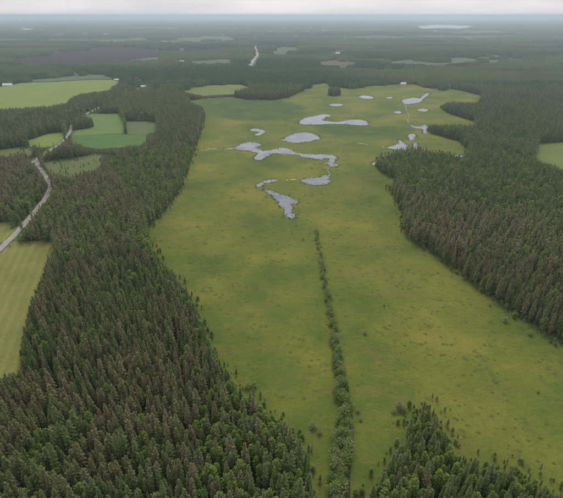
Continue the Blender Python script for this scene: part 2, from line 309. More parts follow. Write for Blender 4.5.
# ------------------------------------------------------------------ mesh helpers
def tag(o, label, cat=None, kind=None, group=None):
    o['label'] = label
    if cat: o['category'] = cat
    if kind: o['kind'] = kind
    if group: o['group'] = group
    return o
def make_mesh(name, verts, faces, mats, idx=None):
    me = bpy.data.meshes.new(name)
    me.from_pydata([tuple(map(float, v)) for v in verts], [], [tuple(map(int, f)) for f in faces])
    for m in mats: me.materials.append(m)
    if idx is not None: me.polygons.foreach_set('material_index', np.asarray(idx, np.int32))
    me.update()
    return me
def link(name, me, parent=None, loc=None):
    o = bpy.data.objects.new(name, me); COL.objects.link(o)
    if parent is not None: o.parent = parent
    if loc is not None: o.location = loc
    return o
def wiggle(P, amp, seed=0):
    """densify a closed world polygon and roughen it"""
    out = []
    n = len(P)
    for i in range(n):
        a, b = P[i], P[(i + 1) % n]
        L = np.hypot(*(b - a)); k = int(min(12, max(1, L / max(amp * 1.5, 0.5))))
        for j in range(k): out.append(a + (b - a) * j / k)
    out = np.array(out)
    s = 1.0 / (amp * 3.5)
    out[:, 0] += (fnoise(out[:, 0] * s, out[:, 1] * s, seed) - 0.5) * 2 * amp
    out[:, 1] += (fnoise(out[:, 0] * s + 31, out[:, 1] * s + 17, seed + 3) - 0.5) * 2 * amp
    return out
def ragged(P, k, seed):
    """shoreline: a point every 1.3 m, pushed in and out at three scales, further along the view where it foreshortens"""
    out = []
    for a, b in zip(P, np.roll(P, -1, 0)):
        m = max(1, int(np.hypot(*(b - a)) / 1.3))
        for j in range(m): out.append(a + (b - a) * j / m)
    o = np.array(out); x, y = o[:, 0].copy(), o[:, 1].copy()
    for lam, amp in ((26, 2.0), (10, 2.4), (4, 2.0)):
        o[:, 0] += k * amp * 2 * (vnoise(x / lam, y / lam, seed + lam) - 0.5)
        o[:, 1] += k * amp * 2.6 * (vnoise(x / lam + 40, y / lam + 9, seed + lam + 1) - 0.5)
    return o
def expand(W, d):
    W = np.asarray(W); T = np.roll(W, -1, 0) - np.roll(W, 1, 0); T = T / (np.linalg.norm(T, axis=1)[:, None] + 1e-9)
    area = np.sum(W[:, 0] * np.roll(W[:, 1], -1) - np.roll(W[:, 0], -1) * W[:, 1])
    return W + np.stack([T[:, 1], -T[:, 0]], 1) * (d if area > 0 else -d)
def sheet(name, P, z, mat, inner=None):
    pts = [Vector((float(a), float(b))) for a, b in P]
    n = len(pts); edges = [(i, (i + 1) % n) for i in range(n)]
    if inner is not None: pts += [Vector((float(a), float(b))) for a, b in inner]
    vs, es, fs, *_ = delaunay_2d_cdt(pts, edges, [list(range(n))], 1, 1e-4)
    c0 = vs[0]
    me = make_mesh(name, [(v.x - c0.x, v.y - c0.y, 0) for v in vs], fs, [mat])
    if sum(p.normal.z * p.area for p in me.polygons) < 0: me.flip_normals()
    o = link(name, me, loc=(c0.x, c0.y, z))
    return o, np.array([(v.x, v.y) for v in vs])
def strip(name, C, width, z, mat, taper=None):
    C = np.asarray(C); T = np.gradient(C, axis=0); T /= np.linalg.norm(T, axis=1)[:, None]
    N = np.stack([-T[:, 1], T[:, 0]], 1)
    w = width * (0.5 + (0.09 if width > 2 else 1.5) * (fnoise(C[:, 0] * .08, C[:, 1] * .08, 4) - .5))
    V = []
    for s in (-1, -0.4, 0.4, 1): V.append(C + N * (w * s)[:, None])
    n = len(C); verts = []
    o0 = C[0]
    for k, r in enumerate(V):
        for p in r: verts.append((p[0] - o0[0], p[1] - o0[1], 0.05 if k in (1, 2) else 0.0))
    faces = [(k * n + i, k * n + i + 1, (k + 1) * n + i + 1, (k + 1) * n + i) for k in range(3) for i in range(n - 1)]
    me = make_mesh(name, verts, faces, [mat])
    if me.polygons[0].normal.z < 0: me.flip_normals()
    return link(name, me, loc=(o0[0], o0[1], z))
def to_world(pix): return np.stack(ground(np.array(pix)[:, 0], np.array(pix)[:, 1]), 1)

# ------------------------------------------------------------------ the setting
R_G = 40000.0
gv = [(math.cos(a) * r, math.sin(a) * r, 0) for r in (3000, 12000, R_G) for a in [2 * math.pi * i / 96 for i in range(96)]] + [(0, 0, 0)]
gf = [(i, (i + 1) % 96, 288) for i in range(96)] + [(k * 96 + i, (k + 1) * 96 + i, (k + 1) * 96 + (i + 1) % 96, k * 96 + (i + 1) % 96) for k in range(2) for i in range(96)]
gf = [tuple(reversed(f)) if i < 0 else f for i, f in enumerate(gf)]
gme = make_mesh('ground', gv, gf, [MAT['ground']])
if gme.polygons[0].normal.z < 0: gme.flip_normals()
tag(link('ground', gme, loc=(0, 0, 0)), 'dark forest floor and far wooded plain to the horizon', 'ground', 'structure')

rs = np.random.RandomState(5)
bogP = wiggle(expand(to_world(BOG), 9.0), 3.5, 2)
uu, vv = np.meshgrid(np.arange(140, 660, 6.0), np.arange(82, 556, 4.0))
uu = (uu + rs.uniform(-2, 2, uu.shape)).ravel(); vv = (vv + rs.uniform(-1.5, 1.5, vv.shape)).ravel()
gx, gy = ground(uu, vv); k = inside(bogP, gx, gy)
bog, bvs = sheet('bog', bogP, 0.05, MAT['bog'], np.stack([gx[k], gy[k]], 1))
tag(bog, 'open yellow-green sedge bog reaching from the front to the far ponds', 'bog', 'structure')
bu, bv = project(bvs[:, 0], bvs[:, 1])
GREEN = [[(190, 98), (250, 97), (290, 100), (312, 108), (309, 117), (285, 122), (240, 121), (205, 116)],
         [(300, 122), (335, 124), (372, 126), (404, 126), (420, 131), (400, 140), (365, 137), (320, 133)],
         [(255, 370), (300, 380), (325, 400), (330, 440), (325, 498), (310, 560), (300, 450), (255, 405)],
         [(350, 480), (380, 440), (405, 405), (440, 400), (470, 430), (520, 455), (563, 480), (563, 498), (360, 498)],
         [(168, 262), (250, 258), (312, 266), (326, 330), (333, 400), (330, 470), (300, 440), (225, 365), (190, 300)],
         [(510, 355), (535, 362), (548, 372), (540, 378), (520, 370)]]
BROWN = [[(140, 220), (175, 205), (200, 200), (215, 260), (180, 280), (150, 250)], [(330, 225), (400, 225), (420, 290), (390, 310), (340, 290)], [(330, 330), (370, 330), (400, 370), (360, 390)], [(320, 180), (380, 170), (395, 200), (340, 210)], [(440, 380), (520, 400), (560, 440), (540, 450), (480, 420)]]
def soft(polys, sh=0.72):
    v = np.zeros(len(bu))
    for p in polys:
        for du, dv in ((0, 0), (16, 0), (-16, 0), (0, 6), (0, -6), (28, 4), (-28, -4)):
            sc = np.clip((bv - 70) / 150, 0.3, 1.5)
            v += inside(p, bu + du * sc, bv + dv * sc) / 7.0
    return np.clip(v, 0, 1) * sh
g_at = soft(GREEN, 0.8); g_at *= np.where(bv > 250, 0.42, 1.0)
for nm, val in (('green', g_at), ('brown', soft(BROWN, 0.5))):
    a = bog.data.attributes.new(nm, 'FLOAT', 'POINT'); a.data.foreach_set('value', val.astype(np.float32))

for i, (nm, lb, poly, key) in enumerate(FIELDS):
    if 'f_' + key not in MAT: MAT['f_' + key] = mat_field(key)
    W = to_world(poly); far = np.hypot(*W.mean(0))
    o, _ = sheet(nm, wiggle(expand(W, 4.0) if (far < 900 and key != 'dark') else W, 1.2 if far < 900 else far * (0.006 if far < 1300 else 0.013), i), (0.06 if far < 900 else 0.4) + 0.012 * i, MAT['f_' + key])
    tag(o, lb, 'field', 'structure')
POND_W = []
for i, (lb, poly) in enumerate(PONDS):
    W = to_world(smooth_closed(poly, 5)); far = np.hypot(*W.mean(0))
    W = ragged(W, min(1.0, np.ptp(W[:, 0]) / 50.0), 50 + i)
    c = W.mean(0); T = np.roll(W, -1, 0) - np.roll(W, 1, 0); T /= np.linalg.norm(T, axis=1)[:, None] + 1e-9
    area = np.sum(W[:, 0] * np.roll(W[:, 1], -1) - np.roll(W[:, 0], -1) * W[:, 1])
    N = np.stack([T[:, 1], -T[:, 0]], 1) * (1 if area > 0 else -1)
    o, _ = sheet('pond_bank', W + N * np.clip(7.0 * (fnoise(W[:, 0] * .09, W[:, 1] * .09, 9) - 0.42), 0.15, 2.5)[:, None], 0.12, MAT['peat_bank'])
    tag(o, 'dark wet rim around the ' + lb, 'bank', 'structure')
    POND_W.append(W); o, _ = sheet('pond', W, 0.20, MAT['water']); tag(o, lb, 'pond', 'structure')
for i, (nm, lb, pl, w) in enumerate(STREAMS):
    o = strip(nm, to_world(smooth_open(pl, 8)) + (np.random.RandomState(i).rand(8 * (len(pl) - 1) + 1, 2) - .5) * 1.5, w, 0.22, MAT['water']); tag(o, lb, 'stream', 'structure')
for i, (lb, poly) in enumerate(FAR_LAKES):
    W = to_world(smooth_closed(poly, 5)); far = np.hypot(*W.mean(0))
    o, _ = sheet('lake', wiggle(W, far * 0.006, 80 + i), 1.2, MAT['water']); tag(o, lb, 'lake', 'structure')
roadW = to_world(smooth_open(ROAD, 8)); farW = to_world(smooth_open(FAR_ROAD, 8)); spurW = to_world(smooth_open(SPUR, 6))
tag(strip('road_verge', roadW, 13.0, 0.09, MAT['verge']), 'grassy verge strip along the gravel road', 'verge', 'structure')
tag(strip('road', roadW, 4.8, 0.16, MAT['gravel']), 'pale winding gravel road through the left woods', 'road', 'structure')
tag(strip('road', spurW, 5.0, 0.13, MAT['gravel']), 'short gravel turnout at the road bend', 'road', 'structure')
tag(strip('road', farW, 13.0, 0.5, MAT['gravel']), 'straight pale road in the far woods', 'road', 'structure')

# ------------------------------------------------------------------ where trees may stand
def road_poly(pl, px):
    c = smooth_open(pl, 4); T = np.gradient(c, axis=0); T /= np.linalg.norm(T, axis=1)[:, None]
    w = np.clip(px * (c[:, 1] - 15) / 150.0, 0.8, 9)
    N = np.stack([-T[:, 1], T[:, 0]], 1) * w[:, None]
    return np.vstack([c + N, (c - N)[::-1]])
LANE = [(174, 335), (178, 355), (182, 378), (186, 405), (190, 430)]
OPEN = [BOG] + [f[2] for f in FIELDS] + [list(p) for _, p in FAR_LAKES] + [road_poly(ROAD, 2.1), road_poly(FAR_ROAD, 5.0), road_poly(SPUR, 4)]
BASE_ONLY = [road_poly(LANE, 0.62), [(92, 155), (116, 155), (118, 163), (100, 165)]]
for h in HOUSES:
    s = 700.0 / (ground(h[0], h[1])[1]); r = 1.4 + 6.0 * s * 0.5
    OPEN.append([(h[0] - r, h[1] - 1.2), (h[0] + r, h[1] - 1.2), (h[0] + r, h[1] + 0.9), (h[0] - r, h[1] + 0.9)])
WOODS = [  # wood islands that stand on open land
 [(234, 97.5), (248, 99.5), (275, 100), (289, 97.5), (284, 95), (245, 94)], 
 [(328, 95.0), (330, 94.1), (334, 93.6), (338.5, 94.0), (341, 95.2), (338, 96.0), (333, 96.3), (329.5, 95.8)], [(72, 127.2), (76, 125), (88, 124), (94, 125.4), (92, 127.8), (80, 129.5), (73, 129.5)]]
def edge_height(x, y, h):
    f = np.zeros(len(x)); todo = np.arange(len(x))
    for k in (1.0, 0.7, 0.45, 0.25):
        if not len(todo): break
        c = clear_of_open(x[todo], y[todo], h[todo] * k); f[todo[c]] = k; todo = todo[~c]
    return f
def clear_of_open(x, y, h):
    ok = np.ones(len(x), bool)
    u0, v0 = project(x, y, 0.0); u1, v1 = project(x, y, h * 0.45); u2, v2 = project(x, y, h * 0.85)
    nz = fnoise(x / 90, y / 55, 99)
    for p in OPEN:
        q = np.asarray(p); lo, hi = q.min(0) - 2, q.max(0) + 2
        c = np.where(ok & (u0 > lo[0]) & (u0 < hi[0]) & (v2 < hi[1]) & (v0 > lo[1]))[0]
        if q[:, 1].max() < 68 and len(q) < 10 and q[:, 1].max() > 35: c = c[nz[c] < 0.6]
        if len(c): ok[c] &= ~(inside(q, u0[c], v0[c]) | inside(q, u1[c], v1[c]) | inside(q, u2[c], v2[c]))
    for p in BASE_ONLY: ok &= ~inside(p, u0, v0)
    for p in WOODS: ok |= inside(p, u0, v0)
    return ok

# ------------------------------------------------------------------ tree shapes
def crown_geo(rs, h, R, t0, prof, nb, per, leaf, droop, flat=0.5):
    """leaf-sized triangles on drooping limbs, spread through the crown"""
    V, F = [], []
    ga = rs.uniform(0, 6.28)
    lump = rs.uniform(0.82, 1.18, (5, 7))
    for i in range(nb):
        t = t0 + (1 - t0) * ((i + rs.rand()) / nb)
        s = (t - t0) / (1 - t0)
        ga += 2.39996
        L = R * prof(s) * rs.uniform(0.7, 1.15) * lump[int(s * 4.99), int((ga % 6.283) / 6.284 * 7)]
        ca, sa = math.cos(ga), math.sin(ga)
        for k in range(per):
            q = (0.25 + 0.8 * (k + rs.rand()) / per)
            r = L * q; side = rs.normal(0, 0.22) * L * 0.6
            z = h * t + (droop * L * q * q) + rs.normal(0, 0.12) * leaf * 2
            c = np.array([ca * r - sa * side, sa * r + ca * side, z])
            sz = leaf * rs.uniform(0.65, 1.35) * (0.6 + 0.4 * prof(s))
            d = np.array([ca, sa, droop * 1.2]) + rs.normal(0, 0.45, 3); d /= np.linalg.norm(d)
            e = rs.normal(0, 1, 3); e[2] *= flat; e -= d * np.dot(e, d); e /= np.linalg.norm(e) + 1e-9
            b = len(V)
            V += [c - d * sz * 0.6 , c + e * sz * 0.5, c + d * sz * 0.75, c - e * sz * 0.5]
            F.append((b, b + 1, b + 2, b + 3))
    # leader
    b = len(V); V += [np.array([-leaf * .25, 0, h * .95]), np.array([leaf * .25, 0, h * .95]), np.array([0, 0, h * 1.0 + leaf * .5])]; F.append((b, b + 1, b + 2))
    return V, F
def trunk_geo(rs, h, r, top, n=5, limbs=0, R=1.5, lim0=0.3):
    V, F = [], []
    lean = rs.normal(0, 0.012, 2)
    lv = (0, 0.35, 0.7, 1.0)
    for s in lv:
        z = s * h * top; rr = r * (1 - 0.82 * s)
        for k in range(n): V.append(np.array([math.cos(6.283 * k / n) * rr + lean[0] * z, math.sin(6.283 * k / n) * rr + lean[1] * z, z - (0.3 if s == 0 else 0)]))
    for j in range(len(lv) - 1):
        for k in range(n): F.append((j * n + k, j * n + (k + 1) % n, (j + 1) * n + (k + 1) % n, (j + 1) * n + k))
    for i in range(limbs):
        a = i * 2.4; z = h * (lim0 + (top - lim0) * i / limbs); L = R * rs.uniform(0.5, 0.9) * (1 - 0.6 * i / limbs)
        c, s = math.cos(a), math.sin(a); b = len(V); w = r * 0.28
        V += [np.array([-s * w, c * w, z]), np.array([s * w, -c * w, z]), np.array([0, 0, z + w * 2]), np.array([c * L, s * L, z + L * 0.25])]
        F += [(b, b + 1, b + 3), (b + 1, b + 2, b + 3), (b + 2, b, b + 3)]
    return V, F
p_pine = lambda s: (min(1, s / 0.22) ** 0.6) * (1 - s) ** 0.58 * 1.08 + 0.05
p_spruce = lambda s: (min(1, s / 0.08) ** 0.5) * (1 - s) ** 0.85 + 0.04
p_birch = lambda s: math.sqrt(max(0.0, 1 - ((s - 0.42) / 0.6) ** 2)) * 0.95 + 0.05
p_bush = lambda s: math.sqrt(max(0.0, 1 - ((s - 0.3) / 0.72) ** 2))
SPEC = {'pine': dict(h=13.4, R=1.42, t0=0.16, prof=p_pine, droop=-0.08, bark='bark', r=0.17),
        'spruce': dict(h=12.8, R=1.6, t0=0.05, prof=p_spruce, droop=-0.28, bark='bark', r=0.18),
        'birch': dict(h=10.8, R=1.6, t0=0.18, prof=p_birch, droop=0.12, bark='birch_bark', r=0.12),
        'willow': dict(h=4.2, R=1.75, t0=0.05, prof=p_bush, droop=0.25, bark='dead', r=0.07)}
LOD = {'near': (84, 8, 0.52, 5, 10), 'mid': (34, 5, 0.88, 3, 0), 'small': (44, 6, 0.5, 3, 4)}
def geo(kind, lod, seed):
    s = SPEC[kind]; rs = np.random.RandomState(seed); nb, per, leaf, n, limbs = LOD[lod]
    if kind == 'willow': leaf *= 0.8
    hh = s['h'] * rs.uniform(0.9, 1.1); RR = s['R'] * rs.uniform(0.85, 1.15)
    c = crown_geo(rs, hh, RR, s['t0'], s['prof'], nb, per, leaf, s['droop'])
    t = trunk_geo(rs, hh, s['r'], 0.92, n, limbs, RR)
    return c, t
NV = 5
PARTS = {}     # (kind, variant) -> crown mesh, trunk mesh
for kind in ('pine', 'spruce', 'birch', 'willow'):
    for v in range(NV):
        c, t = geo(kind, 'near' if kind != 'willow' else 'small', hash((kind == 'pine', kind == 'spruce', kind == 'birch', v)) % 9999)
        PARTS[kind, v] = (make_mesh(kind + '_crown', c[0], c[1], [MAT[kind]]), make_mesh(kind + '_trunk', t[0], t[1], [MAT[SPEC[kind]['bark']]]))
def proto_collection(name, entries):
    col = bpy.data.collections.new(name)
    for i, me in enumerate(entries):
        o = bpy.data.objects.new('%s_%03d' % (name, i), me); col.objects.link(o)
    return col
def joined(kind, lod, seed):
    c, t = geo(kind, lod, seed); n = len(c[0])
    return make_mesh(kind, c[0] + t[0], list(c[1]) + [tuple(x + n for x in f) for f in t[1]], [MAT[kind], MAT[SPEC[kind]['bark']]], [0] * len(c[1]) + [1] * len(t[1]))
KI = {'pine': 0, 'spruce': 1, 'birch': 2}
near_col = proto_collection('near_tree', [joined(k, 'near', 100 + KI[k] * 10 + v) for k in KI for v in range(NV)])
mid_col = proto_collection('mid_tree', [joined(k, 'mid', 200 + KI[k] * 10 + v) for k in KI for v in range(NV)])
def patch_mesh(seed, size, n, mix_k, cone):
    rs = np.random.RandomState(seed); V, F = [], []
    g = int(math.sqrt(n)); st = size / g
    for i in range(g):
        for j in range(g):
            x = (i + rs.rand()) * st - size / 2; y = (j + rs.rand()) * st - size / 2
            h = rs.uniform(10, 17); r = rs.uniform(1.5, 2.4) * (1 if cone == 'fine' else st / 3.6); a0 = rs.rand() * 6.28
            b = len(V)
            if cone == 'fine':
                for z, q, k in ((0.12, 0.85, 4), (0.42, 1.0, 4), (0.72, 0.55, 4)):
                    for m in range(k):
                        a = a0 + m * 1.5708 + rs.normal(0, .25); rr = r * q * rs.uniform(.7, 1.25)
                        V.append((x + math.cos(a) * rr, y + math.sin(a) * rr, h * (z + rs.normal(0, .05))))
                V.append((x + rs.normal(0, .2), y + rs.normal(0, .2), h))
                for l in range(2):
                    for m in range(4): F.append((b + l * 4 + m, b + l * 4 + (m + 1) % 4, b + l * 4 + 4 + (m + 1) % 4, b + l * 4 + 4 + m))
                for m in range(4): F.append((b + 8 + m, b + 8 + (m + 1) % 4, b + 12))
            else:
                for m in range(4): V.append((x + math.cos(a0 + m * 1.57) * r, y + math.sin(a0 + m * 1.57) * r, h * 0.25))
                V.append((x, y, h))
                for m in range(4): F.append((b + m, b + (m + 1) % 4, b + 4))
    return make_mesh('patch', V, F, [MAT['far']])
pat_col = proto_collection('grove', [patch_mesh(300 + i, 20.0, 36, 0, 'fine') for i in range(6)])
far_col = proto_collection('far_wood', [patch_mesh(320 + i, 120.0, 625, 0, 'cone') for i in range(5)])

def scatter(name, label, col, x, y, z, rot, sc, idx, tint, cat='forest'):
    me = bpy.data.meshes.new(name); n = len(x)
    o0 = (float(x.mean()), float(y.mean()), 0.0)
    me.vertices.add(n); me.vertices.foreach_set('co', np.stack([x - o0[0], y - o0[1], np.zeros(n) + z], 1).astype(np.float32).ravel())
    for nm, ty, val in (('rot', 'FLOAT', rot), ('tint', 'FLOAT', tint)):
        a = me.attributes.new(nm, ty, 'POINT'); a.data.foreach_set('value', np.asarray(val, np.float32))
    a = me.attributes.new('scl', 'FLOAT_VECTOR', 'POINT'); a.data.foreach_set('vector', np.asarray(sc, np.float32).ravel())
    a = me.attributes.new('idx', 'INT', 'POINT'); a.data.foreach_set('value', np.asarray(idx, np.int32))
    o = link(name, me, loc=o0)
    ng = bpy.data.node_groups.new(name + '_nodes', 'GeometryNodeTree')
    ng.interface.new_socket('Geometry', in_out='INPUT', socket_type='NodeSocketGeometry'); ng.interface.new_socket('Geometry', in_out='OUTPUT', socket_type='NodeSocketGeometry')
    N, Lk = ng.nodes, ng.links
    gi, go = N.new('NodeGroupInput'), N.new('NodeGroupOutput')
    ci = N.new('GeometryNodeCollectionInfo'); ci.inputs['Collection'].default_value = col; ci.inputs['Separate Children'].default_value = True; ci.inputs['Reset Children'].default_value = True
    ip = N.new('GeometryNodeInstanceOnPoints'); ip.inputs['Pick Instance'].default_value = True
    def na(nm, ty):
        q = N.new('GeometryNodeInputNamedAttribute'); q.data_type = ty; q.inputs['Name'].default_value = nm; return q.outputs['Attribute']
    cx = N.new('ShaderNodeCombineXYZ'); Lk.new(na('rot', 'FLOAT'), cx.inputs['Z'])
    e2r = N.new('FunctionNodeEulerToRotation'); Lk.new(cx.outputs[0], e2r.inputs[0])
    Lk.new(gi.outputs[0], ip.inputs['Points']); Lk.new(ci.outputs[0], ip.inputs['Instance']); Lk.new(na('idx', 'INT'), ip.inputs['Instance Index'])
    Lk.new(e2r.outputs[0], ip.inputs['Rotation']); Lk.new(na('scl', 'FLOAT_VECTOR'), ip.inputs['Scale']); Lk.new(ip.outputs[0], go.inputs[0])
    md = o.modifiers.new('scatter', 'NODES'); md.node_group = ng
    tag(o, label, cat, 'stuff')
    return o

# ------------------------------------------------------------------ tree positions, near to 1150 m
def jitter_grid(x0, x1, y0, y1, st, seed):
    rs = np.random.RandomState(seed)
    X, Y = np.meshgrid(np.arange(x0, x1, st), np.arange(y0, y1, st))
    X = X + rs.uniform(-0.47, 0.47, X.shape) * st; Y = Y + rs.uniform(-0.47, 0.47, Y.shape) * st
    return X.ravel(), Y.ravel()
Y_NEAR = 1060.0
gx, gy = jitter_grid(-1000, 1000, 62, Y_NEAR, 2.4, 3)
u, v = project(gx, gy)
k = (u > -55) & (u < 618) & (v < 556); gx, gy, u, v = gx[k], gy[k], u[k], v[k]
rs = np.random.RandomState(17)
n = len(gx)
stand = fnoise(gx / 45, gy / 45, 21); stand2 = fnoise(gx / 22, gy / 22, 33); big = fnoise(gx / 160, gy / 160, 41)
hs = 0.82 + 0.36 * stand + rs.normal(0, 0.14, n)
hs = np.clip(hs, 0.55, 1.4)
ef = edge_height(gx, gy, 12.5 * hs); ok = ef > 0; hs = hs * ef; hs0 = ef
ok &= rs.rand(n) > np.where(stand2 < 0.3, 0.35, 0.07)
gx, gy, u, v, hs, stand, stand2, big, ef = [a[ok] for a in (gx, gy, u, v, hs, stand, stand2, big, ef)]
n = len(gx)
pb = np.full(n, 0.10) + 0.30 * (stand2 > 0.60); ps = np.full(n, 0.06) + 0.22 * (stand < 0.36)
def zone(poly, b, s):
    k = inside(poly, u, v); pb[k] = b; ps[k] = s
zone([(-60, 140), (30, 150), (40, 185), (30, 215), (-60, 225)], 0.10, 0.05)
zone([(100, 150), (150, 138), (205, 115), (190, 165), (178, 200), (150, 215), (120, 190)], 0.55, 0.25)
zone([(145, 235), (185, 285), (215, 345), (245, 392), (222, 395), (192, 335), (165, 282), (135, 250)], 0.78, 0.05)
zone([(375, 150), (470, 150), (563, 175), (563, 225), (480, 220), (400, 205)], 0.34, 0.5)
zone([(388, 190), (470, 220), (620, 240), (640, 400), (563, 345), (400, 235)], 0.16, 0.2)
zone([(205, 560), (196, 470), (200, 425), (222, 388), (245, 388), (300, 430), (320, 470), (322, 560)], 0.58, 0.08)
zone([(140, 480), (200, 470), (210, 560), (130, 560)], 0.2, 0.1)
zone([(340, 560), (360, 490), (400, 440), (425, 400), (460, 440), (563, 480), (640, 520), (640, 560)], 0.5, 0.05)
zone([(20, 200), (45, 200), (20, 240), (5, 222), (30, 180), (44, 178)], 0.6, 0.2)
zone([(20, 340), (70, 350), (70, 390), (15, 385)], 0.35, 0.4)
k = v < 150; pb[k] = 0.12 + 0.25 * (stand[k] > 0.6); ps[k] = np.where(big[k] > 0.5, 0.35, 0.65)
k = ef < 0.9; pb[k] = 0.6; ps[k] = 0.1
k = inside([(228, 92), (295, 92), (295, 101), (228, 101)], u, v) | inside([(326, 92), (343, 92), (343, 98), (326, 98)], u, v); pb[k] = 0.1; ps[k] = 0.75
r = rs.rand(n); kind = np.where(r < pb, 2, np.where(r < pb + ps, 1, 0))
tint = np.clip(0.5 + (big - 0.5) * 1.5 + (stand2 - 0.5) * 1.1 + rs.normal(0, 0.24, n) + np.where((u > 370) & (v < 345), 0.12, 0) - np.where((u < 240) & (v > 150), 0.2, 0), 0, 1)
k = kind == 0; tint[k] = np.clip(tint[k] - 0.02, 0, 1)
hs *= np.where(kind == 2, rs.uniform(0.7, 1.05, n), 1.0)
k = inside([(340, 560), (360, 490), (400, 440), (425, 400), (460, 440), (563, 480), (640, 520), (640, 560)], u, v); hs[k] *= 0.82
k = inside([(92, 148), (118, 148), (140, 165), (120, 185), (65, 182), (60, 172)], u, v); hs[k] *= 0.72
rot = rs.uniform(0, 6.283, n); var = rs.randint(0, NV, n); wid = rs.uniform(0.74, 1.22, n) * np.where(ef < 0.4, 2.0, np.where(ef < 0.9, 1.3, 1.0))
slant = np.sqrt(gx ** 2 + gy ** 2 + CAM_H ** 2)
inview = (u > 2) & (u < 561) & (v < 497)
single = np.zeros(n, bool)
for kd in range(3):
    c = np.where((kind == kd) & inview)[0]
    single[c[np.argsort(slant[c])[:300]]] = True

# ---- the 300 that show largest of each kind, tree by tree
KN = ['pine', 'spruce', 'birch']
TW = [('brownish slim pine', 'grey-brown slim pine', 'olive-grey slim pine'), ('dark green spruce', 'green spruce', 'pale green spruce'), ('deep green birch', 'green birch', 'light yellow-green birch')]
def tree_thing(kind_name, name, var, x, y, rot, sc, tint, label, cat, group):
    e = bpy.data.objects.new(name, None); COL.objects.link(e); e.empty_display_size = 0.5
    e.location = (x, y, 0); e.rotation_euler = (0, 0, rot); e.scale = sc
    tag(e, label, cat, None, group)
    cm, tm = PARTS[kind_name, var]
    for nm, me in (('crown', cm), ('trunk', tm)):
        o = bpy.data.objects.new(nm, me); COL.objects.link(o); o.parent = e; o['tint'] = float(tint)
    return e
def spot(uu, vv):
    if uu > 338: return 'in the wooded wedge at the bottom right', 'bottom right wedge'
    if uu > 195 and vv > 380: return 'in the green corner wood left of the ditch', 'corner wood left of the ditch'
    if uu < 100: return 'in the dense forest at the bottom left', 'bottom left forest'
    return 'in the dense forest below the dark lane', 'forest at the dark lane'
for i in np.where(single)[0]:
    kn = KN[kind[i]]; where, g = spot(u[i], v[i])
    if v[i] < 380:
        if u[i] > 338: where, g = 'in the forest on the right of the bog', 'right forest'
        else: where, g = ('higher up' if v[i] < 300 else 'halfway up') + ' the left forest, nearer the ' + ('bog' if u[i] > 125 else 'hay field'), 'left forest'
    lk = ('tall ' if hs[i] > 1.08 else ('short ' if hs[i] < 0.88 else 'middling ')) + TW[kind[i]][0 if tint[i] < 0.3 else (1 if tint[i] < 0.58 else 2)]
    tree_thing(kn, kn + '_tree', int(var[i]), gx[i], gy[i], rot[i], (hs[i] * wid[i], hs[i] * wid[i], hs[i]), tint[i], lk + ' ' + where, 'tree', kn + ' trees, ' + g)

# ---- the rest of the forest as masses
rest = ~single
zone_id = np.where(v < 150, 3, np.where(u > 338, np.where(v > 395, 2, 1), 0))
LBL = ['dense grey-brown pine forest left of the bog', 'mixed conifer forest on the right of the bog', 'rest of the wooded wedge at the bottom right', 'dark mixed woods between the fields and beyond the bog']
for z in range(4):
    for lod, col, a, b in (('near', near_col, 0, 330), ('mid', mid_col, 330, 1e9)):
        k = rest & (zone_id == z) & (slant >= a) & (slant < b)
        if k.sum() == 0: continue
        w = (hs * wid)[k] * (1.0 if lod == 'near' else 1.08)
        lb = LBL[z] if (lod == 'near' or z in (2, 3)) else LBL[z].replace('left of the bog', 'far up on the left of the bog').replace('on the right', 'far up on the right')
        if z == 3 and lod == 'near': lb += ' edge'
        scatter('forest', lb, col, gx[k], gy[k], 0.0, rot[k], np.stack([w, w, hs[k]], 1), kind[k] * NV + var[k], tint[k])
# ---- stunted trees stepping out of the forest into the bog
sx, sy = jitter_grid(-330, 420, 75, 700, 2.6, 29)
su, sv = project(sx, sy); k = inside(BOG, su, sv) & (su > -20) & (su < 600) & (sv < 530); sx, sy, su, sv = sx[k], sy[k], su[k], sv[k]
near_edge = np.zeros(len(sx)); pbog = to_world(BOG)
for d, wgt in ((3.0, 0.6), (6.0, 0.07)):
    e_ = np.zeros(len(sx), bool)
    for a in range(8): e_ |= ~inside(pbog, sx + d * math.cos(a * .785), sy + d * math.sin(a * .785))
    near_edge = np.maximum(near_edge, e_ * wgt)
near_edge *= np.where((su > 470) & (sv > 285), 2.2, 1.0) * (0.35 + 1.3 * fnoise(sx / 14, sy / 14, 77))
for W_ in POND_W: near_edge *= ~inside(W_, sx, sy)
k = rs.rand(len(sx)) < near_edge; sx, sy = sx[k], sy[k]; m_ = len(sx)
cx_, cy_ = jitter_grid(-330, 60, 380, 620, 3.2, 30); cu, cv = project(cx_, cy_); cl = np.zeros(len(cx_), bool)
for f_ in FIELDS:
    if f_[3] == 'rough': cl |= inside(f_[2], cu, cv)
cl &= rs.rand(len(cx_)) < np.clip(1.6 * (fnoise(cx_ / 16, cy_ / 16, 8) - 0.42), 0.02, 0.5)
sx, sy = np.concatenate([sx, cx_[cl]]), np.concatenate([sy, cy_[cl]]); m_ = len(sx)
sh = rs.uniform(0.10, 0.34, m_); sw = sh * rs.uniform(1.1, 2.3, m_)
scatter('saplings', 'stunted young trees and scrub along the bog edges and clearings', near_col, sx, sy, 0.0, rs.rand(m_) * 6.28, np.stack([sw, sw, sh], 1), rs.choice([0, 2, 2], m_) * NV + rs.randint(0, NV, m_), rs.rand(m_), 'saplings')
